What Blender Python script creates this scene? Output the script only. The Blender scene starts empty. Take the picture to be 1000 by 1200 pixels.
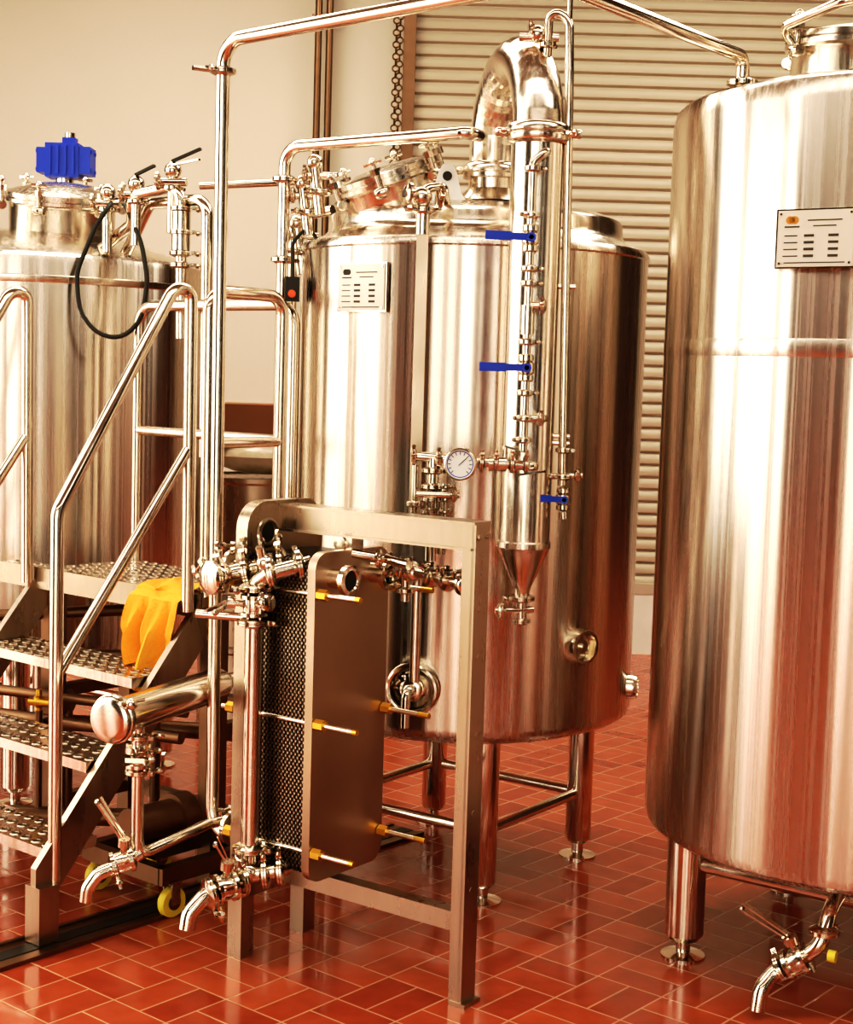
import bpy, bmesh, math, random
from mathutils import Vector, Matrix
random.seed(3)
V=Vector
scene=bpy.context.scene
# ------------------------------------------------------------ materials
def newmat(name):
    m=bpy.data.materials.new(name); m.use_nodes=True
    nt=m.node_tree; b=nt.nodes["Principled BSDF"]; return m,nt,b
def plain(name,col,rough=.5,metal=0.,bump=0.,bscale=80,var=.12,vscale=6):
    m,nt,b=newmat(name)
    b.inputs["Roughness"].default_value=rough; b.inputs["Metallic"].default_value=metal
    tc=nt.nodes.new("ShaderNodeTexCoord"); n=nt.nodes.new("ShaderNodeTexNoise"); n.inputs["Scale"].default_value=vscale; n.inputs["Detail"].default_value=4
    nt.links.new(tc.outputs["Object"],n.inputs["Vector"])
    mx=nt.nodes.new("ShaderNodeMix"); mx.data_type='RGBA'
    mx.inputs[6].default_value=(*[c*(1-var) for c in col],1); mx.inputs[7].default_value=(*[min(1,c*(1+var)) for c in col],1)
    nt.links.new(n.outputs["Fac"],mx.inputs[0]); nt.links.new(mx.outputs[2],b.inputs["Base Color"])
    if bump:
        n2=nt.nodes.new("ShaderNodeTexNoise"); n2.inputs["Scale"].default_value=bscale; nt.links.new(tc.outputs["Object"],n2.inputs["Vector"])
        bp=nt.nodes.new("ShaderNodeBump"); bp.inputs["Strength"].default_value=bump; bp.inputs["Distance"].default_value=.01
        nt.links.new(n2.outputs["Fac"],bp.inputs["Height"]); nt.links.new(bp.outputs["Normal"],b.inputs["Normal"])
    return m
def steel(name,c1,c2,r1,r2,stretch=(40,40,.8),bump=.0,aniso=0):
    m,nt,b=newmat(name); b.inputs["Metallic"].default_value=1
    tc=nt.nodes.new("ShaderNodeTexCoord"); mp=nt.nodes.new("ShaderNodeMapping"); mp.inputs["Scale"].default_value=stretch
    nt.links.new(tc.outputs["Object"],mp.inputs["Vector"])
    n=nt.nodes.new("ShaderNodeTexNoise"); n.inputs["Scale"].default_value=1; n.inputs["Detail"].default_value=2 if aniso else 5
    nt.links.new(mp.outputs["Vector"],n.inputs["Vector"])
    n2=nt.nodes.new("ShaderNodeTexNoise"); n2.inputs["Scale"].default_value=7; n2.inputs["Detail"].default_value=6
    nt.links.new(tc.outputs["Object"],n2.inputs["Vector"])
    mx=nt.nodes.new("ShaderNodeMix"); mx.data_type='RGBA'; mx.inputs[6].default_value=(*c1,1); mx.inputs[7].default_value=(*c2,1)
    nt.links.new(n.outputs["Fac"],mx.inputs[0]); nt.links.new(mx.outputs[2],b.inputs["Base Color"])
    mr=nt.nodes.new("ShaderNodeMapRange")
    if aniso:
        nt.links.new(n.outputs["Fac"],mr.inputs["Value"]); mr.inputs["From Min"].default_value=.3; mr.inputs["From Max"].default_value=.7
    else:
        ad=nt.nodes.new("ShaderNodeMath"); ad.operation='MULTIPLY'; nt.links.new(n.outputs["Fac"],ad.inputs[0]); nt.links.new(n2.outputs["Fac"],ad.inputs[1])
        mr.inputs["From Min"].default_value=.12; mr.inputs["From Max"].default_value=.4; nt.links.new(ad.outputs[0],mr.inputs["Value"])
    mr.inputs["To Min"].default_value=r1; mr.inputs["To Max"].default_value=r2
    nt.links.new(mr.outputs["Result"],b.inputs["Roughness"])
    if bump:
        bp=nt.nodes.new("ShaderNodeBump"); bp.inputs["Strength"].default_value=bump; bp.inputs["Distance"].default_value=.002
        mp2=nt.nodes.new("ShaderNodeMapping"); mp2.inputs["Scale"].default_value=(9,9,.03); nt.links.new(tc.outputs["Object"],mp2.inputs["Vector"])
        n3=nt.nodes.new("ShaderNodeTexNoise"); n3.inputs["Scale"].default_value=1; n3.inputs["Detail"].default_value=0; nt.links.new(mp2.outputs["Vector"],n3.inputs["Vector"])
        nt.links.new(n3.outputs["Fac"],bp.inputs["Height"])
        nt.links.new(bp.outputs["Normal"],b.inputs["Normal"])
    if aniso:
        b.inputs["Anisotropic"].default_value=aniso; b.inputs["Anisotropic Rotation"].default_value=.25
        tg=nt.nodes.new("ShaderNodeTangent"); tg.direction_type='RADIAL'; tg.axis='Z'; nt.links.new(tg.outputs[0],b.inputs["Tangent"])
    return m
M_TANK=steel("tank_brushed_steel",(.66,.57,.48),(.86,.78,.69),.14,.30,(75,75,.35),.0)
M_SHELL=steel("shell_brushed_steel",(.60,.51,.43),(.88,.80,.71),.20,.31,(75,75,.05),.6,1.0)
M_PIPE=steel("polished_pipe_steel",(.68,.60,.51),(.84,.76,.67),.10,.20,(12,12,12))
M_FRAME=steel("satin_frame_steel",(.38,.29,.22),(.52,.42,.33),.24,.38,(30,30,4))
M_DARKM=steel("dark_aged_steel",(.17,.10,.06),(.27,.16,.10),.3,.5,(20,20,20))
M_PLATE=steel("exchanger_face_steel",(.44,.32,.24),(.58,.44,.34),.34,.48,(6,6,6))
M_FITT=steel("fitting_steel",(.60,.52,.43),(.86,.78,.68),.10,.22,(30,30,30))
M_BLUE=plain("blue_plastic",(.014,.06,.48),.35)
M_BLACK=plain("black_rubber",(.012,.009,.007),.5)
M_BRASS=plain("brass",(.78,.48,.10),.3,1.)
M_YEL=plain("yellow_plastic",(.8,.62,.08),.4)
M_CLOTH=plain("yellow_cloth",(.95,.45,.07),.9,bump=.4,bscale=120)
M_WHITE=plain("white_enamel",(.85,.83,.78),.4)
M_ORANGE=plain("orange_plastic",(.9,.12,.02),.4)
M_AMBER=plain("amber_mark",(.6,.27,.04),.5)
M_LABEL=plain("label_plate",(.70,.64,.55),.45,.3)
M_INK=plain("label_ink",(.05,.04,.03),.6)
M_CARD=plain("cardboard",(.26,.10,.05),.85)
M_FILM=plain("plastic_film",(.50,.40,.30),.25,bump=1.,bscale=14,var=.5)
M_GASKET=plain("plate_pack",(.08,.055,.04),.35,.8)
M_WALL=plain("beige_wall_paint",(.68,.605,.505),.85,bump=.03,bscale=40,var=.05,vscale=1.2)
M_WALLD=plain("brown_wall",(.03,.014,.007),.8)  # kept very dark so unseen walls give dark bands in the steel
M_SHUT=plain("shutter_slat_paint",(.54,.46,.36),.5,bump=0,var=.08,vscale=1)
M_CEIL=plain("ceiling_paint",(.30,.24,.18),.9)
M_CURB=plain("curb_paint",(.8,.76,.68),.7)
M_YARD=plain("yard_concrete",(.6,.56,.5),.9,bump=.1)
def tile_mat():
    m,nt,b=newmat("red_quarry_tile"); N=nt.nodes; L=nt.links
    def math_(op,a,bb=None,c=None):
        n=N.new("ShaderNodeMath"); n.operation=op
        for i,x in enumerate((a,bb,c)):
            if x is None: continue
            if isinstance(x,(int,float)): n.inputs[i].default_value=x
            else: L.new(x,n.inputs[i])
        return n.outputs[0]
    tc=N.new("ShaderNodeTexCoord"); mp=N.new("ShaderNodeMapping"); mp.inputs["Rotation"].default_value=(0,0,math.radians(-50)); mp.inputs["Scale"].default_value=(1/.2,1/.2,1)
    L.new(tc.outputs["Object"],mp.inputs["Vector"]); s=N.new("ShaderNodeSeparateXYZ"); L.new(mp.outputs["Vector"],s.inputs[0])
    u,v=s.outputs[0],s.outputs[1]
    cu=math_('FLOOR',u); cv=math_('FLOOR',v); lu=math_('FRACT',u); lv=math_('FRACT',v)
    par=math_('FLOORED_MODULO',math_('ADD',cu,cv),2.)
    inv=math_('SUBTRACT',1.,par)
    a=math_('ADD',math_('MULTIPLY',lu,inv),math_('MULTIPLY',lv,par))
    b0=math_('ADD',math_('MULTIPLY',lv,inv),math_('MULTIPLY',lu,par))
    b2=math_('MULTIPLY',b0,2.); bf=math_('FRACT',b2); bi=math_('FLOOR',b2)
    def edge(x): return math_('SUBTRACT',.5,math_('ABSOLUTE',math_('SUBTRACT',x,.5)))
    ea=edge(a); eb=math_('MULTIPLY',edge(bf),.5)
    e=math_('MINIMUM',ea,eb)
    mr=N.new("ShaderNodeMapRange"); mr.inputs["From Min"].default_value=.008; mr.inputs["From Max"].default_value=.020; L.new(e,mr.inputs["Value"])
    mask=mr.outputs["Result"]
    cmb=N.new("ShaderNodeCombineXYZ"); L.new(cu,cmb.inputs[0]); L.new(cv,cmb.inputs[1]); L.new(bi,cmb.inputs[2])
    wn=N.new("ShaderNodeTexWhiteNoise"); L.new(cmb.outputs[0],wn.inputs["Vector"])
    cr=N.new("ShaderNodeMix"); cr.data_type='RGBA'; cr.inputs[6].default_value=(.42,.070,.030,1); cr.inputs[7].default_value=(.62,.14,.062,1); L.new(wn.outputs["Value"],cr.inputs[0])
    no=N.new("ShaderNodeTexNoise"); no.inputs["Scale"].default_value=14; no.inputs["Detail"].default_value=6; L.new(tc.outputs["Object"],no.inputs["Vector"])
    cm=N.new("ShaderNodeMix"); cm.data_type='RGBA'; cm.blend_type='MULTIPLY'; cm.inputs[0].default_value=.4; L.new(cr.outputs[2],cm.inputs[6]); L.new(no.outputs["Fac"],cm.inputs[7])
    fin=N.new("ShaderNodeMix"); fin.data_type='RGBA'; fin.inputs[6].default_value=(.66,.32,.19,1); L.new(mask,fin.inputs[0]); L.new(cm.outputs[2],fin.inputs[7])
    L.new(fin.outputs[2],b.inputs["Base Color"])
    rr=N.new("ShaderNodeMapRange"); rr.inputs["From Min"].default_value=.3; rr.inputs["From Max"].default_value=.7; rr.inputs["To Min"].default_value=.05; rr.inputs["To Max"].default_value=.22; L.new(no.outputs["Fac"],rr.inputs["Value"]); L.new(rr.outputs["Result"],b.inputs["Roughness"])
    b.inputs["Specular IOR Level"].default_value=.8
    bp=N.new("ShaderNodeBump"); bp.inputs["Strength"].default_value=.3; bp.inputs["Distance"].default_value=.004; L.new(mask,bp.inputs["Height"]); L.new(bp.outputs["Normal"],b.inputs["Normal"])
    return m
M_TILE=tile_mat()
# ------------------------------------------------------------ geometry builder
PARTS=[]
def group(name,loc=(0,0,0)):
    e=bpy.data.objects.new(name,None); e.empty_display_size=.1; e.location=loc
    bpy.context.collection.objects.link(e); return e
def frame(axis,up=None):
    z=V(axis).normalized()
    u=V(up) if up else (V((0,0,1)) if abs(z.z)<.9 else V((1,0,0)))
    x=(u-z*u.dot(z)).normalized(); y=z.cross(x); return x,y,z
class P:
    def __init__(s,name,parent,mat,M=None):
        s.bm=bmesh.new(); s.name=name; s.parent=parent; s.mat=mat; s.M=M or Matrix.Identity(4); PARTS.append(s)
        s.org=None
    def v(s,co): return s.bm.verts.new(s.M@V(co))
    def box(s,c,size,ax=None,bev=0):
        c=V(c); h=[k/2 for k in size]
        X,Y,Z=ax if ax else (V((1,0,0)),V((0,1,0)),V((0,0,1)))
        vs=[s.v(c+X*h[0]*a+Y*h[1]*b+Z*h[2]*d) for a in(-1,1) for b in(-1,1) for d in(-1,1)]
        for q in ((0,1,3,2),(4,6,7,5),(0,4,5,1),(2,3,7,6),(0,2,6,4),(1,5,7,3)):
            s.bm.faces.new([vs[i] for i in q])
        return s
    def beam(s,a,b,w,h,up=(0,0,1)):
        a,b=V(a),V(b); x,y,z=frame(b-a,up); return s.box((a+b)/2,(h,w,(b-a).length),(x,y,z))
    def rings(s,rings,closed=True,cap=True,smooth=True):
        R=[[s.v(c) for c in r] for r in rings]; n=len(R[0])
        for i in range(len(R)-1):
            for j in range(n):
                k=(j+1)%n
                f=s.bm.faces.new((R[i][j],R[i][k],R[i+1][k],R[i+1][j])); f.smooth=smooth
        if cap:
            s.bm.faces.new(R[0][::-1]); s.bm.faces.new(R[-1])
    def rev(s,prof,c=(0,0,0),axis=(0,0,1),seg=32,cap=True):
        x,y,z=frame(axis); c=V(c)
        s.rings([[c+z*h+(x*math.cos(t)+y*math.sin(t))*max(r,1e-4) for t in [2*math.pi*j/seg for j in range(seg)]] for r,h in prof],cap=cap)
        return s
    def cyl(s,a,b,r,r2=None,seg=16):
        a,b=V(a),V(b); s.rev([(r,0),(r if r2 is None else r2,(b-a).length)],a,b-a,seg); return s
    def tube(s,pts,r,br=.05,seg=12,cap=True,closed=False):
        pts=[V(q) for q in pts]; path=[pts[0]]
        for i in range(1,len(pts)-1):
            A,B,C=pts[i-1],pts[i],pts[i+1]; d1=(A-B).normalized(); d2=(C-B).normalized()
            ang=d1.angle(d2)
            if ang>math.pi-.05: path.append(B); continue
            t=min(br/math.tan(ang/2),(A-B).length*.49,(C-B).length*.49); rr=t*math.tan(ang/2)
            cen=B+(d1+d2).normalized()*(rr/math.sin(ang/2)); s0=B+d1*t-cen; s1=B+d2*t-cen
            tot=s0.angle(s1); nn=max(3,int(tot/.2))
            axq=s0.cross(s1).normalized()
            for k in range(nn+1): path.append(cen+Matrix.Rotation(tot*k/nn,3,axq)@s0)
        path.append(pts[-1])
        x,y,z=frame(path[1]-path[0]); out=[]
        for i,q in enumerate(path):
            d=(path[min(i+1,len(path)-1)]-path[max(i-1,0)]).normalized()
            x=(x-d*x.dot(d)).normalized(); y=d.cross(x)
            out.append([q+(x*math.cos(t)+y*math.sin(t))*r for t in [2*math.pi*j/seg for j in range(seg)]])
        s.rings(out,cap=cap); return s
    def sph(s,c,r,seg=14,sc=(1,1,1)):
        c=V(c); n=seg//2
        s.rings([[c+V((math.sin(a)*math.cos(t)*r*sc[0],math.sin(a)*math.sin(t)*r*sc[1],math.cos(a)*r*sc[2])) for t in [2*math.pi*j/seg for j in range(seg)]] for a in [max(.02,min(math.pi-.02,math.pi*i/n)) for i in range(n+1)]])
        return s
    def torus(s,c,axis,R,r,seg=28,ss=8):
        x,y,z=frame(axis); c=V(c); rg=[]
        for i in range(seg+1):
            t=2*math.pi*i/seg; d=x*math.cos(t)+y*math.sin(t)
            rg.append([c+d*(R+r*math.cos(q))+z*r*math.sin(q) for q in [2*math.pi*j/ss for j in range(ss)]])
        s.rings(rg,cap=False); return s
    def prism(s,poly,a,n):
        A=[s.v(V(q)) for q in poly]; B=[s.v(V(q)+V(n)) for q in poly]
        s.bm.faces.new(A[::-1]); s.bm.faces.new(B)
        for i in range(len(A)):
            k=(i+1)%len(A); s.bm.faces.new((A[i],A[k],B[k],B[i]))
        return s
    def clamp(s,c,axis,r,wing=None):
        c=V(c); x,y,z=frame(axis); R=r*1.75; h=max(.007,r*.4)
        s.rev([(r*1.05,-h*1.4),(R*.9,-h*.8),(R,-h*.6),(R,-h*.1),(R*.94,0),(R,h*.1),(R,h*.6),(R*.9,h*.8),(r*1.05,h*1.4)],c,axis,20)
        w=V(wing).normalized() if wing else (x+y).normalized()
        w=(w-z*w.dot(z)).normalized(); t=z.cross(w)
        s.box(c+w*R*1.15,(R*.5,R*.35,h*1.5),(w,t,z))
        q=c+w*R*1.2
        s.cyl(q-t*R*.35,q+t*R*1.1,r*.16+.001,seg=8)
        s.sph(q+t*R*.95,r*.35+.002,8); s.beam(q+t*R*.95-w*R*.45,q+t*R*.95+w*R*.45,r*.3,r*.3)
        return s
    def finish(s):
        bmesh.ops.recalc_face_normals(s.bm,faces=s.bm.faces)
        me=bpy.data.meshes.new(s.name)
        off=V(s.org) if s.org else V((0,0,0))
        if s.org: bmesh.ops.translate(s.bm,verts=s.bm.verts,vec=-off)
        s.bm.to_mesh(me); s.bm.free()
        me.materials.append(s.mat); me.set_sharp_from_angle(angle=math.radians(38))
        o=bpy.data.objects.new(s.name,me); bpy.context.collection.objects.link(o); o.location=off
        if s.parent:
            o.parent=s.parent; o.matrix_parent_inverse=Matrix.Translation(-V(s.parent.location))
def valve(pt,hp,c,axis,r,hdir,stem,hl=.11,hw=.016):
    c=V(c); x,y,z=frame(axis); st=V(stem).normalized(); hd=V(hdir).normalized()
    pt.rev([(r*1.3,-r*3),(r*1.75,-r*2.7),(r*1.75,-r*1.6),(r*1.3,-r*1.5),(r*1.9,-r*1.0),(r*2.0,0),(r*1.9,r*1.0),(r*1.3,r*1.5),(r*1.75,r*1.6),(r*1.75,r*2.7),(r*1.3,r*3)],c,axis,12)
    q=c+st*r*3.2; pt.cyl(c,q+st*.006,r*.55,seg=10)
    n=hd.cross(st).normalized()
    hp.box(q+hd*(hl/2-.008),(hl,hw,.006),(hd,n,st)); hp.box(q+hd*(hl*.72),(hl*.56,hw*1.25,.011),(hd,n,st)); hp.cyl(q-st*.004,q+st*.006,hw*.7,seg=10)
def bfly(pt,c,axis,r,hdir,stem,hl=.13):
    c=V(c); st=V(stem).normalized(); hd=V(hdir).normalized(); 
    pt.rev([(r*1.1,-.03),(r*1.7,-.028),(r*1.7,-.018),(r*1.35,-.016),(r*1.45,0),(r*1.35,.016),(r*1.7,.018),(r*1.7,.028),(r*1.1,.03)],c,axis,20)
    q=c+st*(r*1.4+.03); pt.cyl(c,q,r*.4,seg=10); pt.cyl(q-st*.012,q+st*.01,r*.8,seg=14)
    pt.beam(q,q+hd*hl,.014,.006,st); pt.beam(q+st*.014,q+st*.014+hd*hl*.9+st*.012,.012,.004,st); pt.sph(q+hd*hl,.009,8)
    n=V(axis).normalized().cross(st)
    for sg in(-1,1):
        for s2 in (-1,1): pt.cyl(c+n*sg*r*1.3+st*s2*r*.7-V(axis).normalized()*.034,c+n*sg*r*1.3+st*s2*r*.7+V(axis).normalized()*.034,.004,seg=6)
# ------------------------------------------------------------ room
def slab(name,lo,hi,mat):
    q=P(name,None,mat); q.box([(a+b)/2 for a,b in zip(lo,hi)],[b-a for a,b in zip(lo,hi)]); return q
XL,XR,YF,YB,H=-4.6,4.2,-4.0,9.0,4.6
slab("floor",(XL,YF,-.1),(XR,YB+.2,0),M_TILE)
slab("ground_outside",(-40,-45,-.3),(40,40,-.11),M_YARD)
slab("wall_back",(XL,YB,0),(-.19,YB+.2,H),M_WALL)
slab("wall_back_right",(3.9,YB,0),(XR,YB+.2,H),M_WALL)
slab("trim_3",(-.19,YB+.0,H-.3),(3.9,YB+.2,H),M_WALL)
def holedwall(name,fixed,t,lo,hi,ops,mat,axis):
    q=P(name,None,mat); xs=[lo]+[a for o in ops for a in o]+[hi]
    for i in range(0,len(xs),2):
        c=(xs[i]+xs[i+1])/2; w_=xs[i+1]-xs[i]
        if w_<=0: continue
        q.box((c,fixed,H/2) if axis=='x' else (fixed,c,H/2),(w_,t,H) if axis=='x' else (t,w_,H))
    c=(lo+hi)/2; q.box((c,fixed,H-.2) if axis=='x' else (fixed,c,H-.2),(hi-lo,t*.98,.4) if axis=='x' else (t*.98,hi-lo,.4))
holedwall("unseen_wall_left",XL-.1,.2,YF,YB+.2,[(1.3,2.0),(2.25,4.3),(4.6,6.3)],M_WALLD,'y')  # unseen wall; openings placed for the bright bands reflected in the tanks
holedwall("unseen_wall_right",XR+.1,.2,YF,YB+.2,[(-2.2,-1.7)],M_WALLD,'y')  # unseen wall, kept mostly closed so the kettle's right side reflects dark
holedwall("unseen_wall_front",YF-.15,.3,XL,XR,[(-4.4,-3.1),(-2.7,-1.9),(-1.4,.1),(.7,.9),(1.9,2.3)],M_WALLD,'x')  # unseen wall behind camera; piers and gaps shaped for vertical streak reflections
ce=P("ceiling",None,M_CEIL)
for a,b in ((YF,-2.2),(-1.4,1.6),(3.0,5.2),(6.6,YB+.2)): ce.box(((XL+XR)/2,(a+b)/2,H+.05),(XR-XL,b-a,.1))
# roller shutter
sh=P("door_1",None,M_SHUT)
z=.40; pitch=.072; x0,x1=-.14,3.88
prof=[]
while z<H-.36:
    prof+= [(YB-.012,z),(YB-.024,z+pitch*.10),(YB-.028,z+pitch*.35),(YB-.024,z+pitch*.66),(YB-.010,z+pitch*.84),(YB-.002,z+pitch*.90),(YB-.002,z+pitch*.97)]; z+=pitch
vs=[(sh.v((x0,y,zz)),sh.v((x1,y,zz))) for y,zz in prof]
for i in range(len(vs)-1):
    fc=sh.bm.faces.new((vs[i][0],vs[i][1],vs[i+1][1],vs[i+1][0])); fc.smooth=True
sh.box(((x0+x1)/2,YB-.03,.39),(x1-x0,.05,.06))
tr=P("trim_1",None,M_DARKM); tr.box((-.175,YB-.04,H/2),(.07,.08,H)); tr.box((3.9,YB-.04,H/2),(.08,.08,H))
slab("trim_2",(-.14,YB-.05,0),(3.86,YB+.15,.36),M_CURB)
# drain
d1=V((.643,.766,0)); dn=V((.766,-.643,0)); dc=V((-.87,4.30,0))+dn*.0
g=group("floor_drain_channel",dc)
q=P("channel",g,M_DARKM); q.box(dc+V((0,0,.003)),(2.6,.15,.006),(d1,dn,V((0,0,1))))
for k in(-1,1): q.box(dc+dn*.07*k+V((0,0,.006)),(2.6,.014,.012),(d1,dn,V((0,0,1))))
q2=P("slot",g,M_BLACK); q2.box(dc+V((0,0,.0065)),(2.6,.05,.003),(d1,dn,V((0,0,1))))
# ------------------------------------------------------------ tanks
def legs(q,c,r,ang0,zt,rl,zb=.17,bars=True,rb=.02):
    pts=[V((c[0]+r*math.cos(ang0+i*math.pi/2),c[1]+r*math.sin(ang0+i*math.pi/2),0)) for i in range(4)]
    for b in pts:
        q.rev([(.062,0),(.062,.006),(.03,.012),(.02,.014),(.02,.05),(rl*.75,.05),(rl,.065),(rl,zt)],b,(0,0,1),24)
    if bars:
        for i in range(4): 
            a,b=pts[i].copy(),pts[(i+1)%4].copy(); a.z=b.z=zb; q.cyl(a,b,rb)
    return pts
def nameplate(g,pos,ang,w,h,amber=True):
    n=V((math.sin(ang)*-1,-math.cos(ang),0)); t=V((math.cos(ang),-math.sin(ang),0)); z=V((0,0,1)); pos=V(pos)
    q=P("nameplate",g,M_LABEL); q.box(pos+n*.012,(w,h,.004),(t,z,n))
    br=P("nameplate_bracket",g,M_FITT); br.box(pos+n*.004,(w*1.06,h*1.06,.012),(t,z,n))
    k=P("nameplate_print",g,M_INK); o=P("nameplate_mark",g,M_AMBER if amber else M_INK)
    s=n*.0146
    for dx in(-.035,0,.035): o.rev([(w*.05,0),(w*.045,.0008)],pos+s-t*w*(.31+dx)+z*h*.33,n,16)
    k.box(pos+s-t*w*.31+z*h*.21,(w*.2,h*.025,.001),(t,z,n))
    random.seed(5)
    for r in range(4):
        zz=h*(.05-.12*r)
        for cx in (-.08,.24):
            k.box(pos+s+t*w*cx+z*zz,(w*.13,h*.045,.001),(t,z,n))
        k.box(pos+s-t*w*.32+z*zz,(w*.2*random.uniform(.6,1),h*.018,.001),(t,z,n))
    k.box(pos+s+t*w*.12+z*h*.32,(w*.45,h*.02,.001),(t,z,n)); k.box(pos+s+t*w*.12+z*h*.22,(w*.3,h*.018,.001),(t,z,n)); k.box(pos+s-z*h*.43,(w*.8,h*.018,.001),(t,z,n))
    for a in(-1,1):
        for b in(-1,1): br.cyl(pos+t*a*w*.46+z*b*h*.44,pos+t*a*w*.46+z*b*h*.44+n*.017,.003,seg=8)
def manway(g,c,axis,r,hn,nb=6,dome=.03,handle=True,pre=""):
    x,y,z=frame(axis); c=V(c); z=V(axis).normalized()
    q=P(pre+"manway",g,M_TANK)
    q.rev([(r,-.14),(r,hn-.03),(r*1.03,hn-.018),(r*1.10,hn-.012),(r*1.10,hn),(r*1.02,hn+.002),(r*1.02,hn+.005),(r*1.08,hn+.007),(r*1.08,hn+.022),(r*.98,hn+.027),(r*.6,hn+.027+dome*.7),(r*.1,hn+.027+dome)],c,axis,48)
    k=P(pre+"manway_clamps",g,M_FITT)
    for i in range(nb):
        t=2*math.pi*(i+.35)/nb; d=x*math.cos(t)+y*math.sin(t); b=c+d*r*1.14+z*hn
        k.cyl(b-z*.045,b+z*.06,.008,seg=10); k.rev([(.014,-.02),(.018,-.01),(.018,.01),(.014,.02)],b-z*.03,z.cross(d),12); k.cyl(b+z*.022,b+z*.042,.017,seg=8)
        k.sph(b+z*.062,.013,10); k.cyl(b+z*.06-z.cross(d)*.028,b+z*.06+z.cross(d)*.028,.006,seg=8)
    return q,k
# ---- brew kettle (centre)
KC=V((.13,5.0,0)); g=group("brew_kettle",KC)
q=P("shell",g,M_SHELL); q.org=KC
q.rev([(.02,.45),(.46,.50),(.53,.525),(.549,.54),(.555,.56),(.555,1.975),(.560,1.98),(.560,1.99),(.552,2.003),(.545,2.006)],KC,seg=128)
q=P("top_dome",g,M_TANK); q.rev([(.55,2.004),(.53,2.012),(.487,2.03),(.474,2.045),(.470,2.06),(.470,2.085),(.463,2.098),(.42,2.115),(.30,2.14),(.15,2.155),(.01,2.16)],KC,seg=128,cap=False)
q=P("legs",g,M_PIPE); legs(q,KC,.42,math.radians(-80),.56,.043,.22,rb=.017)
nameplate(g,(KC.x-.555*math.sin(math.radians(37)),KC.y-.555*math.cos(math.radians(37)),1.852),math.radians(37),.175,.135,False)
manway(g,(-.115,4.80,2.12),(-.34,-.14,.93),.155,.085,6,.015)
# stack and condenser column
st=P("vapour_stack",g,M_TANK)
zt=2.30; A=V((.17,4.76,2.0)); Bp=V((.28,4.37,2.0)); mid=(A+Bp)/2; hd=(Bp-A); R=hd.length/2; hd=hd.normalized()
path=[V((A.x,A.y,2.10)),V((A.x,A.y,zt))]
for k in range(1,20):
    t=math.pi*k/20; path.append(V((mid.x,mid.y,zt))-hd*R*math.cos(t)+V((0,0,R*math.sin(t)*1.05)))
path+= [V((Bp.x,Bp.y,zt)),V((Bp.x,Bp.y,2.27))]
st.tube(path,.072,br=.01,seg=32)
st.rev([(.072,0),(.09,.002),(.09,.014),(.094,.018),(.094,.034),(.09,.04),(.072,.05)],(A.x,A.y,2.20),(0,0,1),32)
st.rev([(.12,0),(.095,.02),(.075,.04)],(A.x,A.y,2.13),(0,0,1),32)
cl=P("condenser_column",g,M_TANK)
cl.rev([(.02,.975),(.022,.99),(.024,1.0),(.074,1.115),(.078,1.12),(.078,1.135),(.074,1.14),(.074,2.25),(.085,2.255),(.09,2.262),(.09,2.275),(.086,2.28),(.09,2.285),(.09,2.298),(.085,2.305),(.07,2.31)],(Bp.x,Bp.y,0),(0,0,1),36)
fb=P("column_fittings",g,M_FITT); hb=P("blue_handles",g,M_BLUE)
for sx_ in(-1,1):
    e=V((Bp.x+sx_*.098,Bp.y-.02,2.28)); fb.rev([(.010,-.022),(.014,-.016),(.014,.016),(.010,.022)],e,(1,0,0),12); fb.cyl(e-V((.02,.03,0)),e+V((.0,.05,0)),.005,seg=8); fb.sph(e-V((0,.035,0)),.010,8)
    fb.sph(V((A.x+sx_*.10,A.y-.03,2.22)),.013,10)
sx,sy=.262,4.255
fb.tube([(Bp.x+.02,Bp.y-.05,2.22),(Bp.x+.02,sy,2.22),(sx,sy,2.19),(sx,sy,1.40)],.0125,.03)
for zz in (2.17,2.045,1.90,1.86,1.70,1.56,1.49,1.43): fb.clamp((sx,sy,zz),(0,0,1),.0135,random.choice([(1,-.4,0),(-1,-.4,0)]))
valve(fb,hb,(sx,sy,1.982),(0,0,1),.0125,(-1,-.05,.02),(0,-1,0),.125,.019)
valve(fb,hb,(sx,sy,1.629),(0,0,1),.0125,(-1,-.05,.0),(0,-1,0),.13,.019)
fb.cyl((sx,sy,1.80),(sx,sy,1.72),.019); fb.cyl((sx,sy,1.80),(sx+.05,sy-.01,1.80),.010); fb.clamp((sx+.04,sy-.01,1.80),(1,-.2,0),.012)
fb.cyl((sx,sy,1.84),(sx+.02,Bp.y,1.84),.010)
for zz in (1.95,1.60): fb.cyl((sx,sy,zz-.14),(Bp.x,Bp.y,zz-.14),.009); 
fb.tube([(sx,sy,1.49),(sx+.06,sy,1.49),(sx+.06,Bp.y-.05,1.49)],.011,.03); fb.clamp((sx+.045,sy,1.49),(1,0,0),.012)
fb.tube([(.30,4.40,2.50),(.30,4.38,2.62),(.355,4.36,2.60),(.36,4.35,2.45),(.383,4.36,1.30)],.0125,.045)
fb.clamp((.30,4.395,2.53),(0,0,1),.014); fb.sph((.27,4.40,2.56),.025,12,(1,1,1)); fb.clamp((.255,4.40,2.57),(1,0,.3),.014); fb.cyl((.22,4.40,2.55),(.33,4.40,2.55),.012)
fb.cyl((.355,4.36,2.58),(.355,4.36,2.67),.008)
for zz in (1.86,1.44,1.42): fb.cyl((.30,4.37,zz),(.40,4.36,zz),.007)
fb.clamp((.383,4.36,1.40),(0,0,1),.013,(1,0,0)); fb.clamp((.385,4.36,1.325),(0,0,1),.014,(-1,0,0)); fb.cyl((.35,4.36,1.325),(.44,4.36,1.33),.009); fb.clamp((.425,4.36,1.33),(1,0,0),.011)
valve(fb,hb,(.387,4.355,1.262),(0,0,1),.011,(-1,-.1,.05),(0,-1,0),.085,.016)
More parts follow.
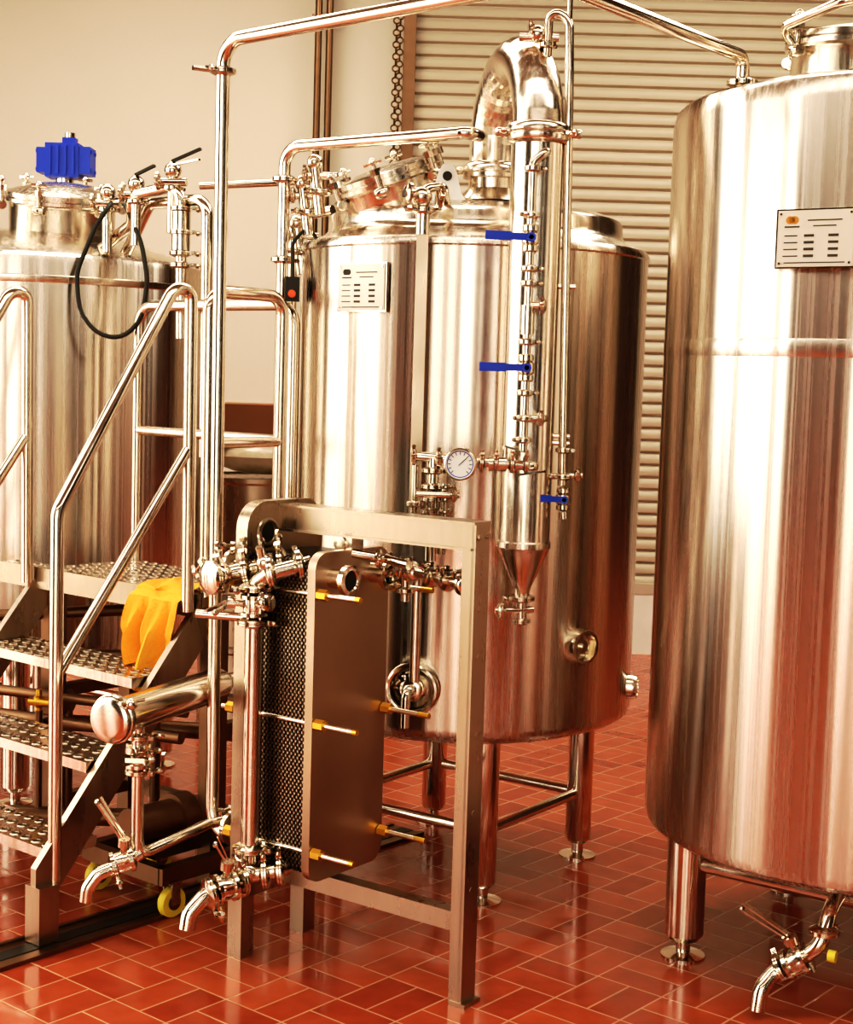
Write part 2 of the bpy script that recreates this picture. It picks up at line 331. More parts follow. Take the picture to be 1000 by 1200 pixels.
fb.cyl((.388,4.355,1.225),(.39,4.355,1.205),.013)
fb.clamp((Bp.x,Bp.y,.972),(0,0,1),.022,(-1,-.2,0)); fb.cyl((Bp.x,Bp.y,.985),(Bp.x,Bp.y,.90),.016); fb.cyl((Bp.x-.075,Bp.y-.02,.935),(Bp.x+.035,Bp.y,.94),.010); fb.clamp((Bp.x-.06,Bp.y-.02,.935),(1,.2,0),.013); fb.clamp((Bp.x,Bp.y,.905),(0,0,1),.015)
fb3=P("front_strip",g,M_FRAME); fb3.box((-.035,4.449,1.60),(.034,.02,.88))
fb2=P("front_fittings",g,M_FITT); fb2.cyl((-.035,4.445,2.0),(-.035,4.445,2.06),.021)
fb2.clamp((-.035,4.445,2.07),(0,0,1),.022,(-1,-.2,0)); fb2.tube([(-.035,4.445,2.07),(-.035,4.445,2.13),(.02,4.47,2.14),(.03,4.6,2.11)],.015,.03)
fb2.sph((-.04,4.43,2.105),.030,14); fb2.clamp((.01,4.445,2.10),(1,.2,0),.018); fb2.cyl((-.04,4.43,2.105),(-.09,4.40,2.11),.012); fb2.clamp((-.08,4.41,2.11),(1,.5,0),.015)
lg=P("lifting_lug",g,M_WHITE)
lg.prism([(-.035,4.62,2.085),(.10,4.62,2.085),(.10,4.62,2.11),(.075,4.62,2.14),(.06,4.62,2.20),(.047,4.62,2.225),(.018,4.62,2.225),(.005,4.62,2.20),(-.01,4.62,2.14),(-.035,4.62,2.11)],0,(0,.012,0)); P("lug_hole",g,M_BLACK).cyl((.032,4.617,2.19),(.032,4.634,2.19),.014)
# gauge assembly
ga=P("gauge_piping",g,M_FITT)
ga.tube([(-.045,4.30,1.375),(.30,4.30,1.355),(.30,4.33,1.355)],.014,.02); ga.clamp((-.04,4.30,1.375),(1,0,0),.016); ga.clamp((.03,4.30,1.37),(1,0,0),.016)
for xx in (.15,.19,.235,.275): ga.clamp((xx,4.30,1.362),(1,0,0),.016,(0,-.3,1))
ga.cyl((.17,4.30,1.36),(.22,4.30,1.36),.022); ga.tube([(.12,4.30,1.365),(.11,4.24,1.36)],.010)
ga.cyl((.215,4.3,1.36),(.215,4.3,1.41),.008); ga.beam((.215,4.29,1.41),(.275,4.27,1.395),.014,.006); ga.beam((.255,4.30,1.33),(.33,4.26,1.345),.012,.006)
ga.cyl((.015,4.30,1.37),(.015,4.30,1.08),.016); ga.cyl((.045,4.30,1.30),(.045,4.30,1.10),.012)
for zz in (1.335,1.29,1.255,1.22): ga.clamp((.015,4.30,zz),(0,0,1),.018,(1,-.4,0))
ga.cyl((-.03,4.28,1.27),(.09,4.28,1.27),.010); ga.clamp((.075,4.28,1.27),(1,0,0),.012); ga.cyl((-.035,4.30,1.35),(-.035,4.30,1.18),.010); ga.clamp((-.035,4.3,1.24),(0,0,1),.013)
gx,gn=V((.0896,4.22,1.36)),V((-.15,-1,0)).normalized()
ga.rev([(.038,-.02),(.045,-.018),(.045,.012),(.041,.016),(.040,.010)],gx,gn,32)
P("gauge_dial",g,M_WHITE).cyl(gx,gx+gn*.011,.040,seg=32)
gi=P("gauge_marks",g,M_INK); x,y,z=frame(gn)
for i in range(13):
    t=math.radians(225-i*22.5); d=V((math.cos(t)*.98,-.15*math.cos(t),math.sin(t))); gi.box(gx+gn*.0115+d*.030,(.008,.002,.001),(d.normalized(),gn.cross(d).normalized(),gn))
d=V((.7,-.1,.7)).normalized(); gi.box(gx+gn*.012+d*.01,(.03,.002,.001),(d,gn.cross(d).normalized(),gn)); P("gauge_ring",g,M_BLUE).torus(gx+gn*.0105,gn,.036,.0014)
def port(g,c,center,r,depth,big=False):
    c=V(c); n=V((c.x-center.x,c.y-center.y,0)).normalized()
    q=P("port_ring",g,M_FITT); q.rev([(r*1.0,-.03),(r*1.0,depth*.6),(r*.9,depth),(r*.75,depth),(r*.72,depth*.6),(r*.70,-.02)],c,n,36,cap=False)
    q.rev([(r*.74,0),(r*.70,.006),(r*.3,.004),(.001,.004)],c+n*.002,n,32,cap=False)
    return n,q
n,qq=port(g,(-.02,4.467,.682),KC,.08,.03); c=V((-.02,4.467,.682)); 
qq.torus(c+n*.03,n,.072,.008); qq.clamp(c+n*.03,n,.02); qq.cyl(c,c+n*.06,.016); qq.sph(c+n*.06,.022,10); qq.tube([c+n*.05,c+n*.09+V((-.0,0,0)),c+n*.09+V((0,0,-.1))],.014,.03); qq.beam(c+n*.07+V((-.02,0,0)),c+n*.07+V((-.02,0,.12)),.012,.006)
n,qq=port(g,(.467,4.557,.806),KC,.056,.035); c=V((.467,4.557,.806)); qq.cyl(c,c+n*.02,.022); qq.cyl(c,c+n*.03,.010)
n,qq=port(g,(.66,4.84,.63),KC,.04,.03)
# ---- bright tank (right)
RC=V((1.27,4.27,0)); g=group("bright_beer_tank",RC)
q=P("shell",g,M_SHELL); q.org=RC
q.rev([(.02,.27),(.50,.32),(.58,.345),(.612,.365),(.62,.39),(.62,2.30),(.613,2.335),(.60,2.348)],RC,seg=128)
q=P("top_dome",g,M_TANK); q.rev([(.605,2.343),(.59,2.355),(.52,2.375),(.35,2.41),(.2,2.43),(.01,2.44)],RC,seg=128,cap=False)
q=P("weld_band",g,M_SHELL); q.org=RC; q.rev([(.6195,1.672),(.6212,1.675),(.6212,1.715),(.6195,1.718)],RC,seg=128,cap=False)
q=P("legs",g,M_PIPE); legs(q,RC,.52,math.radians(189),.38,.055,.27,rb=.02)
nameplate(g,(RC.x-.62*math.sin(math.radians(34)),RC.y-.62*math.cos(math.radians(34)),1.957),math.radians(34),.19,.135)
manway(g,(1.14,4.2,2.42),(.05,-.05,1),.20,.08,6,.03)
rf=P("tank_fittings",g,M_FITT)
rf.clamp((.816,4.23,2.41),(0,0,1),.024); rf.cyl((.816,4.23,2.34),(.816,4.23,2.42),.021)
rf.tube([(.93,4.12,2.49),(.885,4.10,2.53),(1.0,3.93,2.56),(1.25,3.9,2.60),(1.45,4.1,2.56)],.013,.06)
rf.tube([(1.15,4.0,.30),(1.05,3.78,.28),(1.02,3.74,.21),(.985,3.77,.165)],.02,.04)
rf.clamp((1.03,3.75,.24),(0,0,1),.022)
bfly(rf,(.975,3.78,.15),(-.7,.35,-.5),.024,(-.75,.45,.35),(-.4,-.1,1),.14)
rf.tube([(.965,3.785,.14),(.92,3.80,.11),(.885,3.78,.075),(.878,3.775,.02)],.021,.04); rf.clamp((.935,3.795,.125),(-.8,.2,-.5),.022)
yk=P("yellow_knob",g,M_YEL); yk.cyl((1.035,3.72,.19),(1.052,3.71,.19),.015)
# ---- mash tun (left)
LC=V((-1.56,6.0,0)); g=group("mash_tun",LC)
q=P("shell",g,M_SHELL); q.org=LC
q.rev([(.02,.5),(.6,.55),(.66,.57),(.67,.60),(.67,1.955),(.665,1.975),(.645,1.988)],LC,seg=128)
q=P("top_dome",g,M_TANK); q.rev([(.65,1.985),(.64,1.99),(.56,2.02),(.4,2.075),(.2,2.10),(.01,2.11)],LC,seg=128,cap=False)
q=P("weld_band",g,M_TANK); q.rev([(.6695,1.88),(.672,1.884),(.672,1.905),(.6695,1.908)],LC,seg=128,cap=False)
q=P("legs",g,M_PIPE); legs(q,LC,.52,math.radians(190),.6,.05,.25)
manway(g,(-1.405,5.86,2.09),(.05,-.18,1),.195,.13,6,.035)
ac=P("actuator",g,M_BLUE); a0=V((-1.455,6.1,.03))
ac.box(a0+V((0,0,2.36)),(.13,.11,.13)); ac.box(a0+V((-.08,0,2.36)),(.04,.095,.095)); ac.box(a0+V((.085,0,2.36)),(.05,.10,.105)); ac.box(a0+V((.02,0,2.435)),(.05,.05,.03))
for i in range(4): ac.box(a0+V((-.045+.03*i,-.058,2.36)),(.010,.012,.11))
for s_ in(-1,1):
    for t_ in(-1,1): ac.cyl(a0+V((-.104,.035*t_,2.36+.035*s_)),a0+V((.114,.035*t_,2.36+.035*s_)),.008,seg=8)
P("actuator_cap",g,M_FITT).cyl(a0+V((.02,0,2.44)),a0+V((.02,0,2.47)),.02)
P("actuator_stem",g,M_FITT).cyl(a0+V((0,0,2.04)),a0+V((0,0,2.31)),.035)
mf=P("fittings",g,M_FITT); mb=P("lever_handles",g,M_BLACK)
mf.tube([(-1.20,5.6,2.02),(-1.06,5.45,2.10),(-1.06,5.4,2.19),(-.87,5.3,2.22),(-.86,5.3,1.7)],.02,.05)
mf.tube([(-1.12,5.62,2.0),(-1.0,5.45,2.17),(-.77,5.25,2.17),(-.765,5.24,1.3)],.02,.06)
for zz in (2.14,2.06,1.99,1.95): mf.clamp((-.866,5.3,zz),(0,0,1),.022,(1,-.3,0))
mf.cyl((-.866,5.3,2.13),(-.866,5.3,2.0),.032)
for cx,cy,cz in ((-1.16,5.5,2.20),(-1.04,5.4,2.22),(-.90,5.32,2.26)):
    mf.cyl((cx,cy,cz-.2),(cx,cy,cz),.018); mf.clamp((cx,cy,cz-.05),(0,0,1),.02); mf.sph((cx,cy,cz+.01),.03,12); mf.cyl((cx-.05,cy,cz-.03),(cx+.05,cy-.02,cz-.03),.014); mf.clamp((cx-.05,cy,cz-.03),(1,0,0),.016)
mb.beam((-.90,5.31,2.30),(-.80,5.28,2.34),.016,.008); mb.beam((-1.04,5.39,2.26),(-.97,5.36,2.29),.016,.008); mf.beam((-.90,5.3,2.285),(-.8,5.25,2.30),.014,.006)
mf.cyl((-1.75,5.5,1.98),(-1.75,5.5,2.2),.022); mf.sph((-1.75,5.5,2.2),.035,12); mf.clamp((-1.75,5.5,2.12),(0,0,1),.026); mf.cyl((-1.68,5.48,1.98),(-1.68,5.48,2.14),.02); mf.clamp((-1.68,5.48,2.08),(0,0,1),.026)
cb=P("power_cable",g,M_BLACK)
loop=[(-1.22,5.75,2.13),(-1.13,5.45,2.18),(-1.18,5.40,2.08),(-1.235,5.36,1.92),(-1.22,5.34,1.78),(-1.15,5.33,1.705),(-1.07,5.33,1.695),(-1.0,5.33,1.76),(-.985,5.34,1.90),(-1.01,5.36,2.02),(-1.07,5.42,2.14),(-1.12,5.5,2.2),(-1.2,5.6,2.14)]
cb.tube(loop,.008,.15,8)
# ------------------------------------------------------------ plate heat exchanger
O=V((-.4,4.2,0)); e1=V((.809,-.588,0)); e2=V((.588,.809,0))
MX=Matrix(((e1.x,e2.x,0,O.x),(e1.y,e2.y,0,O.y),(0,0,1,0),(0,0,0,1)))
g=group("plate_heat_exchanger",O)
def rrect(y0,y1,z0,z1,rad,x,n=6,rt=None):
    pts=[]
    for (cy,cz,a0,rr) in ((y1-rad,z1-(rt or rad),0,rt or rad),(y0+rad,z1-(rt or rad),90,rt or rad),(y0+rad,z0+rad,180,rad),(y1-rad,z0+rad,270,rad)):
        if rr!=rad:
            cy=(y1-rr) if cy>0 else (y0+rr)
        for k in range(n+1):
            t=math.radians(a0+90*k/n); pts.append((x,cy+rr*math.cos(t),cz+rr*math.sin(t)))
    return pts
q=P("fixed_head",g,M_FRAME,MX); q.prism(rrect(-.155,.155,.18,1.25,.02,-.02,rt=.075),0,(.04,0,0))
q.torus((-.02,-.075,1.165),(1,0,0),.034,.008); q.torus((.02,-.075,1.165),(1,0,0),.034,.008)
P("lifting_hole",g,M_BLACK,MX).cyl((-.0215,-.075,1.165),(.0215,-.075,1.165),.030,seg=24)
q=P("frame",g,M_FRAME,MX)
q.beam((0,0,1.205),(.665,0,1.205),.05,.062); q.box((.34,0,1.238),(.66,.075,.006)); q.box((.34,0,1.172),(.64,.075,.006))
q.box((.665,0,.62),(.012,.062,1.235)); q.box((.648,-.028,.62),(.034,.006,1.235)); q.box((.648,.028,.62),(.034,.006,1.235)); q.box((.66,0,.006),(.05,.07,.012))
q.beam((0,0,.215),(.655,0,.215),.045,.05)
for sy_ in(-1,1):
    q.box((0,.13*sy_,.10),(.05,.05,.20)); q.cyl((0,.13*sy_,0),(0,.13*sy_,.03),.02)
q.box((0,0,.19),(.05,.30,.045))
for zz in (.3,.5,.7,.9,1.1): q.cyl((.671,0,zz),(.6725,0,zz),.008,seg=12)
for yy in (-.02,.02): q.cyl((.671,yy,1.205),(.678,yy,1.205),.008,seg=6)
q=P("plates",g,M_GASKET,MX)
n=30
for i in range(n):
    xx=.026+.206*(i+.5)/n; dy=.004*(i%2)
    q.prism(rrect(-.145+dy,.145-dy,.275,1.115,.03,xx-.0022,3),0,(.0044,0,0))
q=P("plate_edges",g,M_FRAME,MX)
for i in range(n-1):
    xx=.026+.206*(i+1)/n
    for k in range(46):
        zz=.30+k*.0175+(.00875 if i%2 else 0)
        q.box((xx,-.144,zz),(.0045,.004,.006))
q=P("pressure_plate",g,M_PLATE,MX); q.prism(rrect(-.155,.155,.26,1.135,.045,.234),0,(.026,0,0))
q=P("tie_bolts",g,M_FITT,MX); nb=P("brass_nuts",g,M_BRASS,MX)
for yy in(-.142,.142):
    for zz in (1.028,.687,.343):
        q.cyl((-.07,yy,zz),(.40 if yy<0 else .42,yy,zz),.0075,seg=10); nb.cyl((.262,yy,zz),(.292,yy,zz),.0155,seg=6); nb.cyl((-.05,yy,zz),(-.022,yy,zz),.0155,seg=6); nb.cyl((.385,yy,zz),(.4005 if yy<0 else .4205,yy,zz),.0078,seg=10)
q.box((.247,.0,1.155),(.05,.05,.05)); q.cyl((.235,-.03,1.15),(.235,.03,1.15),.02)
q=P("piping",g,M_FITT,MX)
for yy in (-.085,.085):
    q.rev([(.026,0),(.026,.045),(.040,.047),(.040,.062),(.028,.064),(.024,.06),(.022,.03)],(.26,yy,1.065),(1,0,0),24)
    q.cyl((-.02,yy,1.065),(-.10,yy,1.065),.024); q.clamp((-.09,yy,1.065),(1,0,0),.027,(0,0,1)); q.cyl((-.02,yy,.33),(-.08,yy,.33),.024); q.clamp((-.08,yy,.33),(1,0,0),.027,(0,0,1))
P("port_bore",g,M_BLACK,MX).cyl((.30,-.085,1.065),(.3215,-.085,1.065),.0235,seg=24)
w=P("transfer_piping",g,M_FITT)
w.tube([(-.36,4.05,1.095),(-.47,4.08,1.07),(-.55,4.06,1.05)],.024,.03)
for t in (0.1,.35,.6,.95): w.clamp(V((-.36,4.05,1.095)).lerp(V((-.55,4.06,1.05)),t),(-1,.05,-.2),.027,(0,-.5,1))
w.sph((-.545,4.05,1.055),.036,14); w.clamp((-.565,4.03,1.05),(-.7,-.7,0),.026)
w.tube([(-.30,4.0,1.10),(-.40,3.97,1.075),(-.445,4.0,1.04),(-.445,4.0,.94)],.022,.03)
w.clamp((-.33,3.99,1.095),(-1,-.2,-.2),.025); w.clamp((-.40,3.97,1.075),(-1,0,-.2),.025); w.sph((-.42,3.98,1.10),.022); w.cyl((-.42,3.98,1.08),(-.43,3.97,1.14),.010)
bfly(w,(-.445,4.0,.985),(0,0,1),.022,(-.5,-.6,-.3),(-1,-.1,.1),.06)
w.clamp((-.445,4.0,.94),(0,0,1),.026,(1,-.3,0)); w.clamp((-.445,4.0,1.03),(0,0,1),.026,(-1,-.3,0)); w.cyl((-.445,3.99,.99),(-.40,3.95,1.0),.014); w.clamp((-.405,3.955,1.0),(1,-.9,.2),.014)
w.cyl((-.445,4.0,.95),(-.445,4.0,.28),.0245); 
w.cyl((-.60,4.02,.955),(-.44,4.0,.95),.012)
w.tube([(-.20,4.12,1.10),(-.10,4.12,1.085),(.10,3.86,1.075)],.014,.03)
for t in (.05,.2,.32,.6,.8,1.0): w.clamp(V((-.10,4.12,1.085)).lerp(V((.10,3.86,1.075)),t),(.2,-.27,0),.0165,(0,-.3,random.choice([1,-1])))
w.cyl((-.05,4.05,1.08),(-.05,4.05,1.0),.012); w.clamp((-.05,4.05,1.03),(0,0,1),.015); w.sph((-.03,4.03,1.08),.024); w.sph((.10,3.86,1.075),.026); w.beam((.02,3.93,1.10),(.09,3.83,1.115),.012,.005)
w.tube([(-.19,4.0,1.13),(-.10,3.98,1.12),(-.04,3.90,1.115)],.012,.02); w.clamp((-.12,3.985,1.12),(1,-.2,0),.014)
w.cyl((-.02,4.22,1.08),(-.02,4.22,.75),.014)
w.tube([(-.33,4.02,.29),(-.36,3.98,.28),(-.44,3.99,.262),(-.50,3.93,.245),(-.545,3.90,.235),(-.585,3.88,.19),(-.59,3.875,.15)],.022,.03)
w.clamp((-.36,3.98,.28),(-1,0,-.1),.025,(0,-.3,1)); w.clamp((-.40,3.985,.27),(-1,0,-.1),.025,(0,-.3,1))
bfly(w,(-.50,3.93,.245),(-.8,-.5,-.1),.024,(-.3,-.2,.6),(.1,-.1,1),.07)
w.clamp((-.535,3.905,.235),(-.8,-.5,-.2),.025,(0,-.3,-1)); w.clamp((-.46,3.96,.255),(-.8,-.5,-.1),.025,(0,-.3,1)); w.clamp((-.445,4.0,.33),(0,0,1),.026,(1,-.3,0)); w.sph((-.445,3.99,.27),.03)
# ------------------------------------------------------------ overhead transfer pipe
g=group("overhead_transfer_pipe",(-.585,4.23,0))
q=P("pipe",g,M_PIPE)
q.tube([(.816,4.23,2.415),(.816,4.23,2.48),(.24,3.5,2.48),(-.585,4.23,2.48),(-.578,4.23,.31),(-.47,4.14,.30)],.0185,.07,16)
q.clamp((-.585,4.23,2.40),(0,0,1),.021,(-1,-.5,0)); q.cyl((-.66,4.19,2.40),(-.56,4.24,2.40),.007)
# ------------------------------------------------------------ inline strainer
g=group("inline_strainer",(-.8,3.9,0)); q=P("housing",g,M_PIPE)
a,b=V((-.80,3.9,.69)),V((-.55,4.43,.70)); dd=(b-a).normalized()
q.rev([(.040,-.012),(.055,-.010),(.060,-.006),(.060,.008),(.055,.012),(.060,.016),(.060,.03),(.050,.034),(.048,.05),(.048,.5),(.03,.54),(.02,.55),(.02,.60)],a,dd,32)
q.rev([(.062,.005),(.066,.008),(.066,.018),(.062,.02)],a,dd,32,cap=False)
q.sph(a+V((.055,-.01,.045)),.016); q.cyl(a+V((.03,-.03,.05)),a+V((.08,.03,.05)),.006)
w=P("fittings",g,M_FITT)
w.cyl((-.745,4.0,.66),(-.745,4.0,.30),.017)
for zz in (.625,.585,.53): w.clamp((-.745,4.0,zz),(0,0,1),.02,(1,-.4,0))
bfly(w,(-.745,4.0,.57),(0,0,1),.02,(.9,-.3,.1),(-.3,-1,.1),.07)
w.tube([(-.745,4.0,.36),(-.735,4.0,.305),(-.575,4.15,.349),(-.48,4.2,.36)],.015,.03)
w.tube([(-.735,4.0,.31),(-.78,3.98,.283),(-.84,3.955,.262),(-.865,3.95,.225),(-.868,3.95,.19)],.019,.03)
w.clamp((-.76,3.99,.30),(-1,-.3,-.3),.021,(0,-.3,1)); w.clamp((-.80,3.975,.278),(-1,-.3,-.3),.021,(0,-.3,-1)); bfly(w,(-.78,3.98,.29),(-1,-.3,-.3),.02,(-.5,-.1,.8),(.1,-.2,1),.13)
# ------------------------------------------------------------ platform stairs
S0=V((-1.03,4.13,0)); g1=V((.643,.766,0)); g2=V((-.766,.643,0))
MS=Matrix(((g1.x,g2.x,0,S0.x),(g1.y,g2.y,0,S0.y),(0,0,1,0),(0,0,0,1)))
g=group("platform_stairs",S0)
q=P("stringers",g,M_FRAME,MS)
for yy in (-.0,.80):
    q.prism([(-.03,yy-.012,.14),(.04,yy-.012,.14),(.64,yy-.012,.86),(.64,yy-.012,.92),(.56,yy-.012,.92),(-.03,yy-.012,.22)],0,(0,.024,0))
    q.box((0,yy,.09),(.065,.065,.16)); q.cyl((0,yy,0),(0,yy,.02),.03); q.cyl((0,yy,0),(0,yy,.05),.012)
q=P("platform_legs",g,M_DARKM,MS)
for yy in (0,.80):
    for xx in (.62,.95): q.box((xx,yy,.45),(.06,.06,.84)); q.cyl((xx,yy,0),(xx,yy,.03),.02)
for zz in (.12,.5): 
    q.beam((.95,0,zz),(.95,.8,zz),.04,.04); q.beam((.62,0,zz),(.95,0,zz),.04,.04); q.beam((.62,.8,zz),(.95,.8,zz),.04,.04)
dm=P("treads",g,M_TANK,MS); dots=P("tread_perforations",g,M_FRAME,MS); dh=P("tread_holes",g,M_BLACK,MS)
def tread(x0,x1,y0,y1,z):
    dm.box(((x0+x1)/2,(y0+y1)/2,z-.015),(x1-x0,y1-y0,.03))
    nx=max(2,int((x1-x0)/.05)); ny=int((y1-y0)/.05)
    for i in range(nx):
        for j in range(ny):
            cx=x0+(i+.5)*(x1-x0)/nx; cy=y0+(j+.5)*(y1-y0)/ny
            dots.rev([(.018,0),(.0155,.003),(.0105,.003),(.010,.001)],(cx,cy,z-.0003),(0,0,1),12,cap=False)
            dh.rev([(.0102,0),(.0100,.0008)],(cx,cy,z-.0003),(0,0,1),10)
tread(.02,.20,.02,.78,.26); tread(.16,.36,.02,.78,.48); tread(.32,.52,.02,.78,.70)
tread(.55,.98,-.02,.82,.92); tread(.55,.66,.82,1.05,.92)
q=P("platform_edge",g,M_FRAME,MS); q.beam((.54,-.02,.895),(.54,1.05,.895),.012,.07)
r=P("handrails",g,M_PIPE,MS); R0=.0195
for yy in (0,.80):
    r.tube([(.04,yy,.17),(.04,yy,1.20),(.44,yy,1.83),(.505,yy,1.83),(.51,yy,.88)],R0,.06,14)
    r.tube([(.04,yy,.745),(.50,yy,1.36)],R0*.85)
r.tube([(.58,0,.90),(.575,0,1.83),(.88,0,1.83),(.88,0,.90)],R0,.06,14); r.cyl((.575,0,1.38),(.88,0,1.38),R0*.85)
r.tube([(.95,.02,.90),(.95,.02,1.81),(.95,.78,1.81),(.95,.78,.90)],R0,.07,14); r.cyl((.95,.02,1.38),(.95,.78,1.38),R0*.85)
# process pipes under the platform
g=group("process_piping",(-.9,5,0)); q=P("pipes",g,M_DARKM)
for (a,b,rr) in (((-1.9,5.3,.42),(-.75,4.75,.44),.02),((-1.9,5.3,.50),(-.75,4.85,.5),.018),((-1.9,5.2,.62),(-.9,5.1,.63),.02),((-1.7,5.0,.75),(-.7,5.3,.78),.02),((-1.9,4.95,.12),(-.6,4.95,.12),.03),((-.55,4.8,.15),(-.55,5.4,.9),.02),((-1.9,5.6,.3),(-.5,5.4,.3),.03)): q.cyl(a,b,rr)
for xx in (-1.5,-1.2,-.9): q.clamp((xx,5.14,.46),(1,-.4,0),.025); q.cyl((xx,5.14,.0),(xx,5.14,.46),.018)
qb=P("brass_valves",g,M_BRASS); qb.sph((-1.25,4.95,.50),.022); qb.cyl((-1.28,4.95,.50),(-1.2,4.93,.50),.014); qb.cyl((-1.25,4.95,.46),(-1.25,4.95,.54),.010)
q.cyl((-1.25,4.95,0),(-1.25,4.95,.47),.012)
g=group("transfer_pump_cart",(-.80,4.6,0)); q=P("chassis",g,M_DARKM)
cx=V((-.765,4.575,0))
for s_ in(-1,1):
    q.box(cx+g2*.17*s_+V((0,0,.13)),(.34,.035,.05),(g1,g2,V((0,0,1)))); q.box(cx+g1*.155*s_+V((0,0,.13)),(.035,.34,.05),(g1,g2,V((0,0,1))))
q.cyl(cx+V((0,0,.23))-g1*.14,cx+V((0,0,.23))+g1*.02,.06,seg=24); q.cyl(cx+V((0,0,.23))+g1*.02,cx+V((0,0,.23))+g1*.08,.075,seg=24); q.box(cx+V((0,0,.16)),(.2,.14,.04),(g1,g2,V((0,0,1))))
wh=P("wheels",g,M_YEL); hub=P("wheel_hubs",g,M_DARKM); fk=P("wheel_forks",g,M_FRAME)
for a_ in(-1,1):
    for b_ in(-1,1):
        c=cx+g1*.12*a_+g2*.17*b_+V((0,0,.045)); wh.rev([(.025,-.013),(.042,-.014),(.045,-.010),(.045,.010),(.042,.014),(.025,.013)],c,g2,24); hub.cyl(c-g2*.016,c+g2*.016,.022)
        for s_ in(-1,1): fk.box(c+g2*.019*s_+V((0,0,.03)),(.03,.004,.07),(g1,g2,V((0,0,1))))
        fk.box(c+V((0,0,.062)),(.05,.045,.006),(g1,g2,V((0,0,1))))
# cloth draped over the platform edge
cpt=P("yellow_cleaning_cloth",None,M_CLOTH,MS)
nu,nv=30,34; grid=[]
for i in range(nu):
    u=i/(nu-1); row=[]
    for j in range(nv):
        s_=j/(nv-1)*.48
        hang=max(0,s_-.19)
        yy=.005+.235*u+.012*math.sin(s_*14+u*3)+hang*(.5-u)*.22+.03*hang*8*math.sin(u*4)*.3
        fold=.018*math.sin(u*13+s_*6)+.011*math.sin(u*27+1-s_*9)
        if s_<.15: xx=.67-s_+.02*math.sin(u*8); zz=.936+.010*math.sin(u*9+s_*30)+.022*math.sin(math.pi*s_/.15)*(.6+.4*math.sin(u*7))
        elif s_<.19: t=(s_-.15)/.04*math.pi/2; xx=.52-.012*math.sin(t); zz=.92+.016*math.cos(t)+.006*math.sin(u*9)
        else:
            L=hang*(1.0+.22*math.sin(u*5+.5)-.25*(1-u)); xx=.508-.022-(.012+fold)*1.6*min(1,L*9)-.015*L; zz=.92-L
        row.append(cpt.v((xx,yy,zz)))
    grid.append(row)
for i in range(nu-1):
    for j in range(nv-1):
        fc=cpt.bm.faces.new((grid[i][j],grid[i+1][j],grid[i+1][j+1],grid[i][j+1])); fc.smooth=True
# ------------------------------------------------------------ background piping
g=group("wall_pipes",(-.66,8.9,0)); q=P("pipes",g,M_DARKM); q.cyl((-.693,8.9,0),(-.693,8.9,H),.02); q.cyl((-.63,8.9,0),(-.63,8.9,H),.02)
for zz in (.8,2.2,3.6): q.box((-.66,8.94,zz),(.14,.1,.03))
g=group("shutter_chain",(-.22,8.85,0)); q=P("links",g,M_DARKM)
for i in range(78):
    zz=2.0+i*.033
    q.torus((-.25,8.86,zz),(1,0,0) if i%2 else (0,1,0),.017,.005,10,5); 
    q.torus((-.23,8.90,zz),(0,1,0) if i%2 else (1,0,0),.017,.005,10,5)
g=group("process_loop_pipe",(-.48,4.9,0)); q=P("pipe",g,M_PIPE)
q.tube([(-.478,4.9,0.0),(-.478,4.9,2.30),(.09,4.50,2.30),(.12,4.56,2.30)],.019,.06,14); q.clamp((-.478,4.9,2.2),(0,0,1),.022); q.clamp((-.478,4.9,1.95),(0,0,1),.022)
q.tube([(-.465,5.1,0.0),(-.465,5.1,2.1),(-.33,5.0,2.12)],.016,.05)
q.cyl((-.848,5.6,2.253),(-.44,5.5,2.27),.013); q.cyl((-.44,5.5,2.27),(-.44,5.5,.0),.013)
fx=P("relief_fittings",g,M_FITT)
for (a,b,c_) in ((-.40,4.90,2.10),(-.36,4.86,2.16),(-.42,4.95,1.98)):
    fx.cyl((a,b,c_-.07),(a-.02,b,c_+.08),.018); fx.clamp((a,b,c_),(0,0,1),.022,(-1,-.3,0)); fx.sph((a-.02,b,c_+.09),.026); fx.cyl((a-.05,b,c_+.05),(a+.05,b,c_+.05),.012); fx.clamp((a-.05,b,c_+.05),(1,0,0),.015)
g=group("control_box",(-.44,4.84,1.844)); P("enclosure",g,M_BLACK).box((-.438,4.83,1.855),(.040,.04,.075)); P("push_button",g,M_ORANGE).cyl((-.438,4.81,1.84),(-.438,4.80,1.84),.012)
q=P("conduit",g,M_BLACK); q.tube([(-.438,4.83,1.89),(-.445,4.86,2.0),(-.40,4.9,2.06),(-.36,4.9,2.0)],.006,.05,8)
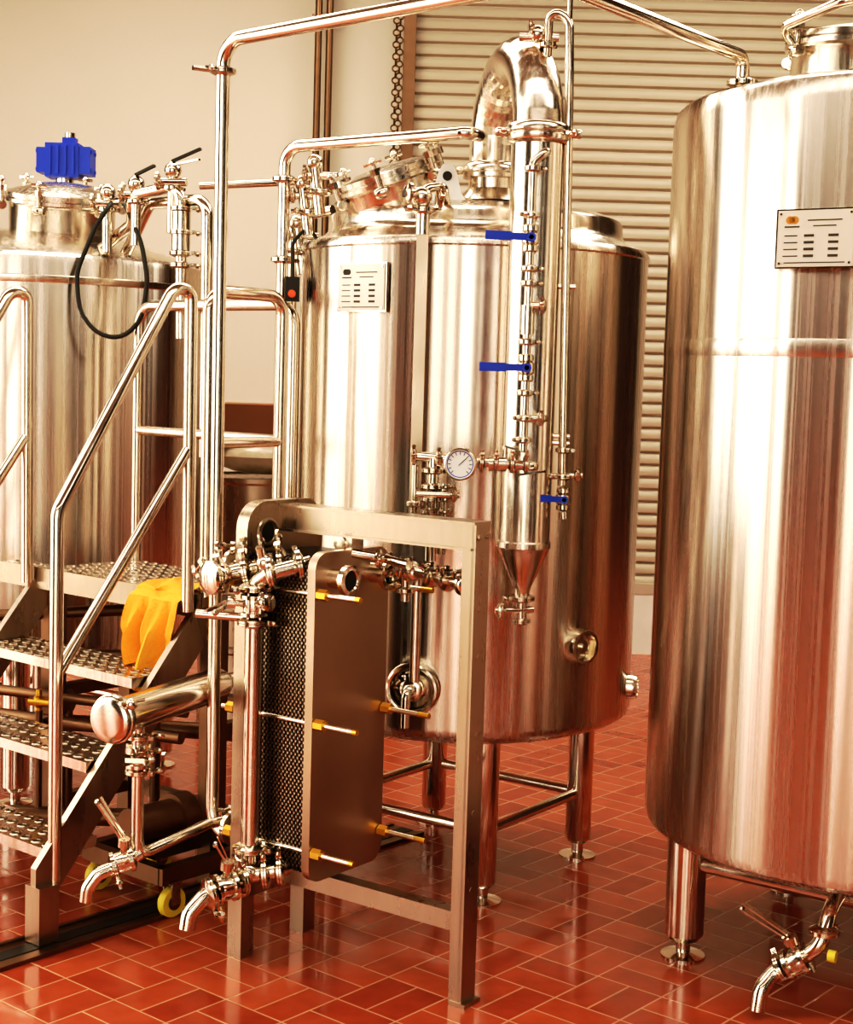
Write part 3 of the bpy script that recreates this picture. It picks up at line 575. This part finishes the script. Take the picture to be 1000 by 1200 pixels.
# goods behind
g=group("cardboard_box",(-.75,6.9,0)); q=P("carton",g,M_CARD); q.box((-.77,6.9,1.36),(.34,.34,.18)); q.beam((-.94,6.9,1.45),(-.98,6.9,1.38),.34,.004); q.beam((-.60,6.9,1.45),(-.56,6.9,1.40),.34,.004)
P("wrapped_goods",g,M_FILM).sph((-.74,6.88,1.22),.20,20,(1.15,1,.42))
q=P("steel_drum",g,M_FRAME); q.rev([(.26,0),(.26,.35),(.268,.36),(.268,.38),(.26,.39),(.26,.74),(.268,.75),(.268,.77),(.26,.78),(.26,1.10),(.268,1.11),(.268,1.13),(.25,1.13),(.25,1.12)],(-.76,6.9,0),(0,0,1),40)
for s in PARTS: s.finish()
# ------------------------------------------------------------ world and added fill lights
w=bpy.data.worlds.new("sky"); scene.world=w; w.use_nodes=True
bg=w.node_tree.nodes["Background"]; bg.inputs[0].default_value=(1,.945,.86,1); bg.inputs[1].default_value=4.6
def area(name,loc,size,energy,col=(1,.92,.80),rot=(0,0,0)):
    l=bpy.data.lights.new(name,'AREA'); l.shape='RECTANGLE'; l.size,l.size_y=size; l.energy=energy; l.color=col
    o=bpy.data.objects.new(name,l); o.location=loc; o.rotation_euler=rot; bpy.context.collection.objects.link(o)
for i,(x,y) in enumerate([(-1.5,6.8),(1.8,7.2)]): area("added_fill_light",(x,y,4.4),(1.2,.5),45)  # added area fill over the back of the room, no fixtures there
# ------------------------------------------------------------ camera
cam=bpy.data.cameras.new("camera"); co=bpy.data.objects.new("camera",cam); bpy.context.collection.objects.link(co)
cam.sensor_fit='VERTICAL'; cam.sensor_height=24; cam.lens=36; cam.clip_start=.05
p_=math.atan(160/1800); th=.03
fwd=V((0,math.cos(p_),-math.sin(p_))); up0=V((0,math.sin(p_),math.cos(p_))); r0=V((1,0,0))
rt=r0*math.cos(th)+up0*math.sin(th); up=up0*math.cos(th)-r0*math.sin(th)
co.matrix_world=Matrix(((rt.x,up.x,-fwd.x,0),(rt.y,up.y,-fwd.y,0),(rt.z,up.z,-fwd.z,1.6),(0,0,0,1)))
scene.camera=co
vs_=scene.view_settings; vs_.view_transform='Standard'
vs_.use_curve_mapping=True
cm=vs_.curve_mapping; c_=cm.curves[3]
for x,y in ((.04,.015),(.16,.112),(.45,.505)): c_.points.new(x,y)
for x,y in ((.06,.045),(.35,.318)): cm.curves[2].points.new(x,y)
for x,y in ((.06,.055),(.35,.338)): cm.curves[1].points.new(x,y)
cm.update()
